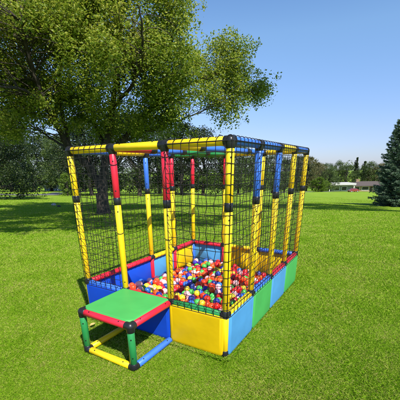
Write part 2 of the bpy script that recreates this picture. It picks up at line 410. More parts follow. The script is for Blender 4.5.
# ------------------------------------------------------------------ netting
def net(path, outer, u0, u1, name='safety_net', seed=1, open_ends=(False, False)):
    """net hung outside one side. path(u) -> (x,y), outward(u) -> (nx,ny); wraps over the top rail"""
    rg = random.Random(seed); cell = .05; nu = max(2, round((u1 - u0) / cell)); off = TR + .0045
    prof = [(off, Z1 + .01 - .0)]
    z = Z1 - .012; prof = []
    nz = 19; zt = Z3
    for k in range(nz + 1): prof.append((off, z + (zt - z) * k / nz, 0))
    for k in range(1, 8): an = math.pi * k / 8; prof.append((off * math.cos(an), Z3 + off * math.sin(an) + .001, k / 8))
    prof.append((-off * .98, Z3 - .008, 1.05))
    ja = {}; nodes_ = {}
    ph = rg.random() * 6
    for i in range(nu + 1):
        for k, (o_, z_, wv) in enumerate(prof):
            u = u0 + (u1 - u0) * i / nu
            free = 0 < i < nu and 1 < k < nz - 1
            ju = rg.uniform(-.0035, .0035) if free else 0; jz = rg.uniform(-.004, .004) if (free or (0 < k < nz)) else 0
            if free: jz += .006 * math.sin(u * 9 + ph); ju += .006 * math.sin(z_ * 7 + ph + u * 3)
            if free: ju += .0065 * (-1) ** (i + k) * .7
            sag = 0
            fr = ((u / G) % 1.0)
            if free and .12 < fr < .88: sag = -.010 * math.sin(math.pi * fr) * (1 + .5 * math.sin(z_ * 11 + ph))
            if wv: ju += .03 * wv
            uu = u + ju; x, y = path(uu); nx, ny = outer(uu)
            oo = o_ + sag
            nodes_[i, k] = Vector((x + nx * oo, y + ny * oo, z_ + jz))
    mb = MB(); r = .0019
    kk = len(prof)
    for i in range(nu + 1): mb.tube([nodes_[i, k] for k in range(kk)], r, 5, cap=False)
    for k in range(nz + 1):
        pts = []
        for i in range(nu + 1):
            pts.append(nodes_[i, k])
            # extra points round the corner arcs keep strands on the tube
        mb.tube(pts, r if 0 < k < nz else r * 1.6, 5, cap=False)
    # knots
    for (i, k), p in nodes_.items():
        if 0 < k < nz: mb.sphere(p, .0026, 5, 4)
    # lacing cord wound round the panel rail
    pts = []; turns = int((u1 - u0) / .055)
    for q in range(turns * 8):
        an = q / 8 * 2 * math.pi; u = u0 + (u1 - u0) * q / (turns * 8); x, y = path(u); nx, ny = outer(u); rr = TR + .0025
        pts.append(Vector((x + nx * rr * math.cos(an), y + ny * rr * math.cos(an), Z1 + rr * math.sin(an))))
    if turns > 2 and len(pts) > 3: mb.tube(pts, .0013, 4, cap=False)
    return mb.build(name, M['net'], pit)
def side(ax, ay, dx, dy, nx, ny, L, seed, c0=True, c1=True):
    """straight side; at corners the net turns 45 degrees round the post"""
    off = TR + .0045
    def cl(u): return min(max(u, 0), L)
    def path(u): u = cl(u); return ax + dx * u, ay + dy * u
    def outer(u):
        e = 0
        if u < 0: e = -min(-u / .035, 1) * math.pi / 4
        if u > L: e = min((u - L) / .035, 1) * math.pi / 4
        return nx * math.cos(e) + dx * math.sin(e), ny * math.cos(e) + dy * math.sin(e)
    return path, outer
p, o_ = side(0, 0, 1, 0, 0, -1, 1.2, 1); net(p, o_, -.035, .4 - .022, seed=3)
net(p, o_, .8 + .021, 1.235, seed=4)
p, o_ = side(1.2, 0, 0, 1, 1, 0, 1.6, 1); net(p, o_, -.035, 1.635, seed=5)
p, o_ = side(1.2, 1.6, -1, 0, 0, 1, 1.2, 1); net(p, o_, -.035, 1.235, seed=6)
p, o_ = side(0, 1.6, 0, -1, -1, 0, 1.6, 1); net(p, o_, -.035, 1.635, seed=7)
# tie cords on the two doorway posts
def cord(pts, r=.0017):
    mb = MB(); mb.tube(pts, r, 5, cap=False); mb.build('tie_cord', M['net'], pit)
for X, zs in ((.4, (.72, 1.15)), (.8, (.72, 1.02, Z3 - .06))):
    for zc in zs:
        rr = TR + .0022
        cord([Vector((X + rr * math.cos(a_), rr * math.sin(a_), zc + .004 * math.sin(a_ * 2))) for a_ in [k * math.pi / 8 for k in range(17)]])
tr_ = random.Random(9)
for k in range(14):                                          # short loops that hold the net edge to the left doorway post
    zc = Z1 + .07 + k * .06 + tr_.uniform(-.012, .012); x = .4 - TR
    cord([Vector((x - .008, -TR - .003, zc)), Vector((x + .004, -TR + .002, zc + .004)), Vector((x + .001, -.004, zc)), Vector((x - .004, .006, zc - .004))], .0019)
cord([Vector((.8 + .012 + .014 * math.sin(k * .5), -TR - .004 + .003 * math.sin(k), Z3 - .03 - k * .014)) for k in range(16)], .0016)

# ------------------------------------------------------------------ step platform (part of the pit)
mb = MB(); a0, a1, b0, b1 = .4 - .01, .8 + .012, -.4 - .012, -.012; zz = Z1 + TR * .35
def deck():
    ch = .045; ol = [(a0 + ch, b0 + .016), (a1 - ch, b0 + .016), (a1 - .016, b0 + ch), (a1 - .016, b1), (a0, b1), (a0, b0 + ch)]
    n = len(ol); vs = []; fs = []
    cx = sum(p[0] for p in ol) / n; cy = sum(p[1] for p in ol) / n
    for ins, z in ((0, zz), (0, zz + .012), (.006, zz + .018), (.02, zz + .020)):
        for x, y in ol:
            d = math.hypot(x - cx, y - cy); vs.append((x - (x - cx) / d * ins, y - (y - cy) / d * ins, z))
    for k in range(3):
        for q in range(n): fs.append((k * n + q, k * n + (q + 1) % n, (k + 1) * n + (q + 1) % n, (k + 1) * n + q))
    fs.append(tuple(3 * n + q for q in range(n))); fs.append(tuple(range(n))[::-1])
    mb.add(vs, fs, 0, False)
deck(); step = mb.build('step_platform', M['fg'], pit); step['label'] = 'bright green square step deck on a tube frame'
bpy_update()
C = {'A': (1, -1), 'B': (2, -1)}
for k, (i, j) in C.items():
    tube_part('leg', P3(i, j, Z0 + .03), P3(i, j, Z1 - .03), 'g', step)
    inn = (1, 0, 0) if k == 'A' else (-1, 0, 0)
    connector('connector', P3(i, j, Z1), [inn, (0, 1, 0), (0, 0, -1)], step, ln=.034, r=TR + .0035)
    connector('connector', P3(i, j, Z0), [inn, (0, 1, 0), (0, 0, 1)], step, ln=.03, r=TR + .002)
def srail(a, b_, z, c):
    a, b_ = P3(*a, z), P3(*b_, z); d = (b_ - a).normalized() * .032; tube_part('frame_rail', a + d, b_ - d, c, step)
srail((1, -1), (2, -1), Z1, 'r'); srail((2, -1), (2, 0), Z1, 'r'); srail((1, -1), (1, 0), Z1, 'r')
srail((1, -1), (2, -1), Z0, 'y'); srail((2, -1), (2, 0), Z0, 'b'); srail((1, -1), (1, 0), Z0, 'y')

# ------------------------------------------------------------------ balls
BR = .0285
def pack(n):
    rg = random.Random(5); cells = {}; out_ = []; cs = 2 * BR
    def near(x, y):
        a, c = int(x / cs), int(y / cs)
        for i in range(a - 1, a + 2):
            for j in range(c - 1, c + 2):
                for q in cells.get((i, j), ()): yield q
    def rest(x, y):
        z = .02 + BR
        for q in near(x, y):
            d2 = (q[0] - x) ** 2 + (q[1] - y) ** 2
            if d2 < (2 * BR) ** 2: z = max(z, q[2] + math.sqrt((2 * BR) ** 2 - d2))
        return z
    x0, x1, y0, y1 = TR + BR - .01, 1.2 - TR - BR + .01, TR + BR - .01, 1.6 - TR - BR + .01
    for _ in range(n):
        best = None
        for _c in range(14):
            x = rg.uniform(x0, x1); y = y0 + (y1 - y0) * rg.random(); z = rest(x, y)
            sc = z - .062 * (1 - y / 1.6) - .02 * math.sin(x * 5 + y * 4)
            if best is None or sc < best[0]: best = (sc, x, y, z)
        _, x, y, z = best; st = .008
        for _r in range(16):                                   # roll down
            done = True
            for dx, dy in ((st, 0), (-st, 0), (0, st), (0, -st), (st * .7, st * .7), (-st * .7, st * .7), (st * .7, -st * .7), (-st * .7, -st * .7)):
                xx, yy = x + dx, y + dy
                if x0 < xx < x1 and y0 < yy < y1:
                    z2 = rest(xx, yy)
                    if z2 < z - 1e-4: x, y, z = xx, yy, z2; done = False; break
            if done: st *= .5
        out_.append((x, y, z)); cells.setdefault((int(x / cs), int(y / cs)), []).append((x, y, z))
    return out_
balls = pack(900)
def seen(balls):
    xs = np.arange(126, 292, .5); ys = np.arange(234, 318, .5); gx, gy = np.meshgrid(xs, ys); gx = gx.ravel(); gy = gy.ravel()
    D = FW[None] + RT[None] * ((gx - PX) / F_PX)[:, None] - UP[None] * ((gy - PY) / F_PX)[:, None]
    D /= np.linalg.norm(D, axis=1)[:, None]
    tf = (-.03 - CAM[1]) / D[:, 1]; pf = CAM + D * tf[:, None]
    tr = np.where(np.abs(D[:, 0]) > 1e-6, (1.23 - CAM[0]) / D[:, 0], -1); pr = CAM + D * tr[:, None]
    blk = ((pf[:, 0] > 0) & (pf[:, 0] < 1.23) & (pf[:, 2] < Z1 + .02) & (tf > 0)) | ((pr[:, 1] > 0) & (pr[:, 1] < 1.6) & (pr[:, 2] < Z1 + .02) & (tr > 0))
    D = D[~blk]; bt = np.full(len(D), 1e9); bi = np.full(len(D), -1)
    for k, b_ in enumerate(balls):
        oc = CAM - np.array(b_); bb = D @ oc; cc = oc @ oc - BR * BR; disc = bb * bb - cc; h = disc > 0
        tt = np.where(h, -bb - np.sqrt(np.maximum(disc, 0)), 1e9); u = tt < bt; bt[u] = tt[u]; bi[u] = k
    return np.bincount(bi[bi >= 0], minlength=len(balls))
cnt = seen(balls); order = np.argsort(-cnt)
BC = {'red': (0.70, 0.018, 0.012), 'orange': (0.80, 0.10, 0.015), 'navy blue': (0.02, 0.03, 0.28), 'sky blue': (0.03, 0.16, 0.55), 'yellow': (0.80, 0.58, 0.03),
      'green': (0.07, 0.42, 0.06), 'pale pink': (0.80, 0.42, 0.45), 'purple': (0.20, 0.03, 0.26)}
BW = {'red': .35, 'orange': .14, 'navy blue': .12, 'sky blue': .05, 'yellow': .10, 'green': .11, 'pale pink': .13, 'purple': .02}
bm_ = {k: plastic(k.replace(' ', '_') + '_ball_plastic', c, 0.36, .08, .06, 45, .4) for k, c in BC.items()}
for m_ in bm_.values():                                      # balls of one colour are not all equally faded
    t = m_.node_tree; b = t.nodes['Principled BSDF']; src_ = b.inputs['Base Color'].links[0].from_socket
    oi = N(t, 'ShaderNodeObjectInfo'); hs = N(t, 'ShaderNodeHueSaturation'); mr = N(t, 'ShaderNodeMapRange'); mr.inputs['To Min'].default_value = .85; mr.inputs['To Max'].default_value = 1.3
    t.links.new(oi.outputs['Random'], mr.inputs['Value']); t.links.new(mr.outputs[0], hs.inputs['Value']); mh = N(t, 'ShaderNodeMapRange'); mh.inputs['To Min'].default_value = .488; mh.inputs['To Max'].default_value = .515
    t.links.new(oi.outputs['Random'], mh.inputs['Value']); t.links.new(mh.outputs[0], hs.inputs['Hue'])
    t.links.new(src_, hs.inputs['Color']); t.links.new(hs.outputs[0], b.inputs['Base Color'])
keys = list(BC); wts = [BW[k] for k in keys]
def ball_mesh(k):
    mb = MB(); mb.sphere((0, 0, 0), BR, 24, 16)
    # a faint moulding seam round the middle
    mb.tube([Vector((BR * .985 * math.cos(a_), BR * .985 * math.sin(a_), 0)) for a_ in [q * math.pi / 14 for q in range(29)]], .0007, 5, cap=False)
    me = bpy.data.meshes.new('ball'); me.from_pydata(mb.v, [], mb.f); me.materials.append(bm_[k]); me.polygons.foreach_set('use_smooth', [True] * len(mb.f)); me.update()
    return me
bmesh_ = {k: ball_mesh(k) for k in keys}
def zone(x, y):
    if y < .36 and x > .82: return 'just behind the yellow front panel'
    if y < .36 and x > .38: return 'just inside the doorway beside the green step'
    if y > 1.25: return 'at the far end under the back panels'
    if x < .33: return 'along the left side panels'
    if x > .88: return 'along the right side net'
    if y < .85: return 'in the near middle of the pit'
    return 'in the far middle of the pit'
rgb = random.Random(3); rest_ = MB(); nind = 0
for rank, k in enumerate(order):
    c = rgb.choices(keys, wts)[0]; x, y, z = balls[k]
    if rank < 300 and cnt[k] > 0:
        o = bpy.data.objects.new('ball', bmesh_[c]); COL.objects.link(o); o.location = (x, y, z)
        o.rotation_euler = (rgb.uniform(0, 6), rgb.uniform(0, 6), rgb.uniform(0, 6))
        tag(o, f'{c} plastic ball {zone(x, y)}', 'ball', f'{c} balls {zone(x, y)}'); nind += 1
    else:
        rest_.sphere((x, y, z), BR, 14, 9, keys.index(c))
o = rest_.build('balls', [bm_[k] for k in keys]); tag(o, 'remaining mixed colour plastic balls filling the pit between the larger looking ones', 'balls', kind='stuff')
print('balls seen', int((cnt > 0).sum()), 'individual', nind, 'min px', cnt[order[min(299, len(order) - 1)]])

# ------------------------------------------------------------------ trees
def leaves(cent, rad, per, size, rg, flat=.8, asp=.55):
    """leaf quads scattered in clumps; cent (n,3), rad (n,)"""
    n = len(cent); idx = np.repeat(np.arange(n), per); m_ = len(idx)
    d = rg.normal(size=(m_, 3)); d /= np.linalg.norm(d, axis=1)[:, None]
    rr = rg.random(m_) ** .45
    p = cent[idx] + d * (rr * rad[idx])[:, None] * np.array([1, 1, flat])
    a = rg.normal(size=(m_, 3)); a[:, 2] *= .45; a /= np.linalg.norm(a, axis=1)[:, None]
    b_ = np.cross(a, rg.normal(size=(m_, 3)) * .75 + np.array([.35, -.45, .9])); b_ /= np.linalg.norm(b_, axis=1)[:, None]
    sz = size * (.6 + .8 * rg.random(m_)); a *= sz[:, None]; b_ *= (sz * asp)[:, None]
    nn = np.cross(a, b_); nn /= np.linalg.norm(nn, axis=1)[:, None] + 1e-9
    q = np.stack([p - a, p + b_ + nn * (sz * .15)[:, None], p + a, p - b_ + nn * (sz * .15)[:, None]], 1)
    return q, rg.random(m_)
def curve_pts(a, b_, n, bend, rg, lift=.2):
    a = np.array(a, float); b_ = np.array(b_, float); L = np.linalg.norm(b_ - a)
    o_ = rg.normal(size=3) * bend * L; o_[2] = abs(o_[2]) * .3 + lift * L * .3
    return [a + (b_ - a) * t_ + o_ * 4 * t_ * (1 - t_) * .5 for t_ in np.linspace(0, 1, n)]

LEAF = {'big': leafmat('broadleaf', (0.09, 0.16, 0.012), (0.22, 0.30, 0.022), (0.44, 0.44, 0.06), .52),
        'dark': leafmat('dark_evergreen', (0.008, 0.018, 0.004), (0.02, 0.038, 0.008), (0.05, 0.075, 0.014), .2),
        'mid': leafmat('mid_green_leaves', (0.035, 0.065, 0.016), (0.075, 0.12, 0.026), (0.14, 0.18, 0.04), .3),  # leaf colours brightened to stand in for haze on the far trees
        'bright': leafmat('bright_shrub_leaves', (0.06, 0.11, 0.008), (0.11, 0.19, 0.015), (0.20, 0.28, 0.03), .35),
        'olive': leafmat('olive_leaves', (0.07, 0.075, 0.022), (0.14, 0.135, 0.045), (0.22, 0.195, 0.08), .3),  # also brightened in place of distance haze
        'spruce': leafmat('blue_green_needles', (0.045, 0.09, 0.048), (0.11, 0.175, 0.10), (0.20, 0.28, 0.18), .2, 1.5)}

def big_tree():
    rg = np.random.default_rng(21); D0 = 10.5
    base, _ = at(104, D0); base = np.array(base); base[2] -= .05
    t = empty('broadleaf_tree', tuple(base)); bpy_update()
    tag(t, 'large spreading broadleaf tree with yellow green leaves rising behind the ball pit', 'tree')
    def W(px, py, ds=0): return up_px(px, py, D0 + ds)
    mb = MB(); limbs = []
    def limb(pts, r0, r1):
        P = [np.array(p) for p in pts]; fine = []
        for i in range(len(P) - 1):
            p0 = P[max(i - 1, 0)]; p1 = P[i]; p2 = P[i + 1]; p3 = P[min(i + 2, len(P) - 1)]
            for q in np.linspace(0, 1, 7)[:-1]:
                fine.append(.5 * ((2 * p1) + (-p0 + p2) * q + (2 * p0 - 5 * p1 + 4 * p2 - p3) * q * q + (-p0 + 3 * p1 - 3 * p2 + p3) * q ** 3))
        fine.append(P[-1]); fine = [f + rg.normal(size=3) * .015 for f in fine]
        k = len(fine); rr = [r0 + (r1 - r0) * (i / (k - 1)) ** .8 for i in range(k)]
        mb.tube(fine, 1, 12, rr=rr); limbs.append((fine, rr))
    b0 = W(104, 217); b0 = base
    mb.tube([base - np.array([0, 0, .2]), base, base + np.array([0, 0, .25]), base + np.array([0, 0, .7])], 1, 14, rr=[.30, .27, .2, .18])
    limb([base + np.array([0, 0, .6]), W(103, 185), W(106, 150, .2), W(112, 110, .4), W(118, 60, .6), W(120, 15, .8)], .18, .04)
    limb([W(103, 190), W(90, 168), W(70, 148, -.3), W(55, 122, -.8), W(44, 100, -1.2), W(30, 60, -1.6), W(22, 20, -2)], .125, .03)
    limb([W(71, 150, -.3), W(66, 128, -.2), W(60, 100, 0), W(62, 55, .3), W(66, 10, .4)], .085, .02)
    limb([W(74, 152, -.3), W(55, 141, .4), W(38, 130, 1.1), W(20, 118, 1.8)], .05, .012)
    limb([W(105, 165, .1), W(122, 140, .5), W(148, 112, 1), W(175, 90, 1.4), W(215, 75, 1.6), W(240, 68, 1.7)], .10, .02)
    limb([W(148, 112, 1), W(165, 80, 1.2), W(172, 45, 1.4), W(165, 12, 1.5)], .06, .015)
    limb([W(106, 150, .2), W(92, 115, 1.2), W(86, 75, 1.8), W(92, 30, 2)], .09, .02)
    limb([W(112, 148, .4), W(140, 134, .7), W(170, 124, .7), W(196, 114, .8), W(212, 108, .9)], .05, .008)
    limb([W(60, 100, 0), W(30, 85, 1.4), W(0, 60, 2.2), W(-30, 40, 2.6)], .06, .015)
    limb([W(112, 110, .4), W(135, 80, -1), W(142, 40, -1.8), W(138, 5, -2.2)], .06, .015)
    limb([W(44, 100, -1.2), W(20, 90, -2.2), W(-10, 85, -3.2)], .05, .015)
    # crown lobes: px, py, depth, radius px, weight
    lobes = [(25, 25, -.8, 44), (70, 15, 0, 46), (118, 22, .3, 44), (152, 30, .2, 34), (150, 68, -.4, 40), (100, 60, -1.2, 44), (50, 68, -1.2, 42), (8, 78, -1.4, 42), (120, 95, .2, 38),
             (84, 105, .8, 32), (-25, 45, -.6, 50), (198, 66, 1.5, 27), (226, 63, 1.6, 23), (247, 76, 1.7, 18), (218, 92, 1.4, 26), (188, 98, .8, 28), (160, 108, .4, 26), (40, 100, .9, 26),
             (5, 112, -1.6, 26), (130, -20, .2, 50), (60, -30, .5, 60), (0, -20, .5, 50), (175, 25, 1.2, 15), (232, 42, 1.6, 14), (258, 88, 1.7, 11), (205, 113, .9, 20), (182, 122, .4, 18), (140, 122, 1.0, 22), (110, 128, 1.6, 22), (230, 108, 1.2, 12)]
    ppm = F_PX / D0; C_, Rr = [], []
    for px, py, ds, r in lobes:
        n = int(max(8, (r / 9.0) ** 2 * 2.1)); rw = r / ppm
        for _ in range(n):
            d = rg.normal(size=3); d /= np.linalg.norm(d); c = W(px, py, ds) + d * rw * (rg.random() ** .38) * np.array([1, 1, .95])
            C_.append(c); Rr.append(.30 + .30 * rg.random())
    C_ = np.array(C_); Rr = np.array(Rr)
    # leave irregular gaps
    nz = np.sin(C_[:, 0] * 2.1 + 1.3 * C_[:, 2]) * np.sin(C_[:, 1] * 1.9 - C_[:, 2] * 1.7) + .5 * np.sin(C_[:, 2] * 3.1 + C_[:, 0])
    k = nz > -.55; C_, Rr = C_[k], Rr[k]
    lp = np.array([p for f, _ in limbs for p in f]); lr = np.array([x for _, rr in limbs for x in rr])
    for c, r in zip(C_, Rr):                                   # a twig from the nearest limb to each clump
        cand = lp[(lp[:, 2] < c[2] + .3)]; rr_ = lr[(lp[:, 2] < c[2] + .3)]
        if len(cand) == 0: continue
        d = np.linalg.norm(cand - c, axis=1); i = int(rg.choice(np.argsort(d)[:10])) if d.min() < 1.5 else int(d.argmin())
        pts = curve_pts(cand[i], c, 6, .30, rg); r0 = min(rr_[i] * .45, .004 + .007 * d[i], .014)
        mb.tube(pts, 1, 5, rr=[r0 + (.004 - r0) * q / 5 for q in range(6)], cap=False)
        for _ in range(3):
            e = c + rg.normal(size=3) * r * .38; mb.tube([pts[4], (pts[4] + e) / 2 + rg.normal(size=3) * .03, e], 1, 4, rr=[.006, .004, .002], cap=False)
    mb.build('trunk', BARK, t)
    q, a = leaves(C_, Rr, 270, .0325, rg, .85, .66)
    # loose sprays on the outside
    Cs = C_[rg.integers(0, len(C_), 500)] + rg.normal(size=(500, 3)) * .33
    q2, a2 = leaves(Cs, np.full(500, .13), 34, .033, rg, 1.1, .66)
    fastmesh('crown', np.concatenate([q, q2]), 4, LEAF['big'], np.concatenate([a, a2]), parent=t)
    print('big tree clumps', len(C_), 'leaves', len(a))
big_tree()

def tree_proto(kind, h, rw, z_low, nc, per, size, cr, seed, shape='round', name='tree'):
    """a tree at the origin; returns the empty with trunk and crown"""
    rg = np.random.default_rng(seed); t = empty(name, (0, 0, 0)); bpy_update()
    C_, Rr = [], []
    while len(C_) < nc:
        u = rg.random(); z = z_low + (h - z_low) * u
        if shape == 'round': prof = math.sqrt(max(0, 1 - (2 * u - .85) ** 2 / 1.35)) if u < .999 else 0
        elif shape == 'cone': prof = (1 - u) ** .8 + .03
        else: prof = math.sqrt(max(0, 1 - u ** 2.2)) * (1 if u > .1 else .9)
        an = rg.random() * 6.283; lump = 1 + .16 * math.sin(3 * an + seed) + .13 * math.sin(5 * an + u * 9)
        rr = rw * prof * lump * rg.random() ** .35
        C_.append((rr * math.cos(an), rr * math.sin(an), z)); Rr.append(cr * (.6 + .7 * rg.random()) * (1 if shape != 'cone' else (1 - .6 * u)))
    C_ = np.array(C_); Rr = np.array(Rr)
    mb = MB(); mb.tube([(0, 0, -.5), (0, 0, .3), (.02 * h, 0, h * .4), (0, .01 * h, h * .85)], 1, 9, rr=[.035 * h, .028 * h, .018 * h, .004 * h])
    for i in rg.integers(0, nc, min(nc, 40)):
        c = C_[i]; z0 = max(.12 * h, c[2] * .55); mb.tube(curve_pts((.01 * h, 0, z0), c, 5, .1, rg), 1, 5, rr=[.009 * h, .007 * h, .005 * h, .003 * h, .001 * h], cap=False)
    mb.build('trunk', BARK, t)
    q, a = leaves(C_, Rr, per, size, rg)
    fastmesh('crown', q, 4, LEAF[kind], a, parent=t)
    return t
def copy_tree(src, loc, rz, sc, sz=None):
    r = src.copy(); COL.objects.link(r); r.location = loc; r.rotation_euler = (0, 0, rz); r.scale = (sc, sc, sz or sc)
    for ch in list(src.children):
        c = ch.copy(); COL.objects.link(c); c.parent = r; c.matrix_parent_inverse = Matrix.Identity(4)
    return r
used = {}
def place(key, protos, px, s, h, label, cat='tree', group=None, wide=1.0, sink=0.0):
    src, ph = protos; p, _ = at(px, s); sc = h / ph
    loc = (p.x, p.y, p.z - sink)
    if key not in used:
        used[key] = 1; r = src; r.location = loc; r.scale = (sc * wide, sc * wide, sc); r.rotation_euler = (0, 0, random.uniform(0, 6))
    else:
        r = copy_tree(src, loc, random.uniform(0, 6), sc * wide, sc)
    tag(r, label, cat, group); return r

# dark low evergreen on the left
dk = tree_proto('dark', 5.8, 3.1, .25, 330, 130, .055, .55, 31, 'dome', 'evergreen_tree')
s_ = 22.0; p, yy_ = at(-6, s_); dk.location = p; dk.rotation_euler = (0, 0, 1); used['dk'] = 1; print('dark base y', yy_)
kk = s_ / 21.0; dk.scale = (kk * 1.06, kk * 1.06, kk)
tag(dk, 'dark low crowned evergreen whose branches sweep the lawn at the left edge', 'tree'); print('dark tree dist', s_)

# middle distance and far trees
mid1 = (tree_proto('mid', 8, 3.4, 1.1, 150, 70, .10, .75, 41, 'round', 'park_tree'), 8)
mid2 = (tree_proto('mid', 8, 3.0, .6, 150, 70, .10, .7, 42, 'dome', 'park_tree'), 8)
dark2 = (tree_proto('dark', 8, 3.3, .5, 150, 70, .10, .75, 43, 'dome', 'park_tree'), 8)
olive = (tree_proto('olive', 8, 3.2, 1.0, 130, 60, .12, .7, 44, 'round', 'park_tree'), 8)
fir = (tree_proto('dark', 9, 2.0, .4, 130, 60, .10, .6, 45, 'cone', 'fir_tree'), 9)
shrub = (tree_proto('bright', 2, .8, .05, 70, 60, .05, .25, 46, 'dome', 'shrub'), 2)
GB = 'trees standing close together beyond the netting'
k = 0
for px, s, h, pr, ky in [(70, 40, 6.2, mid1, 'm1'), (92, 36, 7.5, dark2, 'd2'), (118, 42, 9, dark2, 'd2'), (140, 33, 7.2, dark2, 'd2'), (160, 45, 9, mid2, 'm2'), (182, 36, 7.0, dark2, 'd2'),
                         (203, 40, 7.2, dark2, 'd2'), (224, 34, 5.3, mid1, 'm1'), (238, 46, 6.2, dark2, 'd2'), (256, 40, 4.7, mid2, 'm2'), (272, 52, 5.6, mid1, 'm1'), (284, 58, 5.4, dark2, 'd2')]:
    place(ky, pr, px, s, h, 'dark leafy tree in the row seen through the netting behind the ball pit' if pr is dark2 else 'mid green leafy tree in the row seen through the netting behind the ball pit', group=GB, wide=1.1)
    k += 1
for px, s, h, pr, ky in [(-10, 60, 11, dark2, 'd2'), (12, 55, 10, mid1, 'm1'), (34, 62, 10.5, dark2, 'd2'), (52, 70, 11, mid2, 'm2'), (66, 60, 9, mid1, 'm1'), (84, 66, 12, dark2, 'd2')]:
    place(ky, pr, px, s, h, 'tree standing far off on the left side behind the path and pale building', group='far trees at the left', wide=1.1)
for lab, px, s, h, pr, ky, wd in [
        ('olive brown tree just right of the last yellow post', 306, 96, 9.0, olive, 'ol', 1.1),
        ('grey green tree directly beside the last yellow post', 296, 100, 9.6, mid1, 'm1', 1.1),
        ('pale olive tree left of the bright shrub', 318, 104, 7.8, olive, 'ol', 1.0),
        ('low mid green tree standing behind the bright shrub', 328, 92, 6.2, mid2, 'm2', 1.2),
        ('rounded green tree rising above the white roofed building', 336, 118, 9.8, mid2, 'm2', .9),
        ('broad mid green tree behind the white roof', 344, 114, 8.2, mid1, 'm1', 1.2),
        ('slim dark fir sticking up above the tree line over the brown roof', 352, 125, 11.8, fir, 'fi', .9),
        ('shorter dark fir beside the taller one above the brown roof', 360, 122, 10.3, fir, 'fi', 1.1),
        ('full green tree behind the chimney of the brown roofed building', 366, 114, 9.2, mid2, 'm2', 1.2),
        ('olive tree between the brown roof and the blue spruce', 377, 112, 8.6, olive, 'ol', 1.1),
        ('dark tree partly hidden behind the blue spruce', 390, 104, 8.6, dark2, 'd2', 1.2),
        ('mid green tree behind the spruce at the right edge', 408, 100, 8.0, mid1, 'm1', 1.2),
        ('rounded green tree at the back of the tree line left of the white roof', 324, 122, 9.2, mid1, 'm1', 1.0),
        ('tall green tree at the back of the tree line beside the last posts', 312, 124, 9.6, mid2, 'm2', 1.0)]:
    place(ky, pr, px, s, h, lab, group='far tree line on the right', wide=wd)
place('sh', shrub, 318, 84, 3.4, 'bright yellow green shrub at the road end right of the ball pit', 'shrub', 'bright shrubs', 1.5)
place('sh', shrub, 325, 86, 2.6, 'smaller bright shrub touching the larger one near the road end', 'shrub', 'bright shrubs', 1.4)
place('sh', shrub, 68, 30, 1.9, 'bright green conical shrub just left of the leftmost post', 'shrub', 'bright shrubs', .9)
place('sh', shrub, 300, 80, 2.2, 'bright low shrub behind the last yellow post', 'shrub', 'bright shrubs', 1.5)

# far wood closing the view behind the separate trees
def far_wood():
    rg = np.random.default_rng(90); C_ = []
    for _ in range(1500):
        px = rg.uniform(-140, 560); s_ = rg.uniform(135, 190); p, _y = at(px, s_)
        top = 8.5 + 2.2 * math.sin(px * .11) + 1.6 * math.sin(px * .31 + 1) + rg.normal() * .8
        C_.append((p.x, p.y, p.z + top * (1 - rg.random() ** 1.6)))
    C_ = np.array(C_); q, a = leaves(C_, np.full(len(C_), 1.9), 46, .33, rg)
    o = fastmesh('far_wood', q, 4, LEAF['mid'], a); tag(o, 'far off wood closing the horizon behind the lawn', 'wood', kind='stuff')
far_wood()
# unseen trees added outside the frame, crowns shaped to throw shade on the lawn
def added_shade_tree(name, s0, l0, box, n, seed, label):
    rg = np.random.default_rng(seed)
    def W2(s_, l_, z_=None):
        x = CAM[0] + s_ * HF[0] + l_ * HL[0]; y = CAM[1] + s_ * HF[1] + l_ * HL[1]
        return np.array([x, y, float(terrain(x, y)) if z_ is None else z_])
    base = W2(s0, l0); t = empty(name, tuple(base)); bpy_update(); tag(t, label, 'tree')
    sa, sb, la, lb, ha, hb = box; C_ = []
    while len(C_) < n:
        u, v = rg.random(2) * 2 - 1
        if u * u + v * v + .15 * math.sin(7 * u + 5 * v) > 1: continue
        s_ = (sa + sb) / 2 + u * (sb - sa) / 2; l_ = (la + lb) / 2 + v * (lb - la) / 2
        C_.append(W2(s_, l_, max(ha + (hb - ha) * rg.random(), 2.3 + .60 * s_)))
    C_ = np.array(C_); mb = MB(); top = base + [0, 0, ha * .62]
    mb.tube([base - [0, 0, .3], base, base + [0, 0, .4], top], 1, 12, rr=[.34, .30, .23, .2])
    for i in rg.integers(0, n, 26): mb.tube(curve_pts(top, C_[i], 8, .08, rg), 1, 6, rr=list(np.linspace(.09, .01, 8)), cap=False)
    mb.build('trunk', BARK, t); q, a = leaves(C_, .35 + .2 * rg.random(n), 170, .045, rg)
    fastmesh('crown', q, 4, LEAF['big'], a, parent=t)
added_shade_tree('park_tree', 4.6, -6.6, (2.9, 6.4, -7.6, 3.2, 4.7, 6.2), 230, 61, 'unseen tree added outside the left edge to shade the lawn with high boughs')
added_shade_tree('park_tree', 8.0, 10.2, (7.0, 10.6, 3.5, 12, 7.2, 9.5), 200, 62, 'unseen tree added outside the right edge to shade the lawn with high boughs')

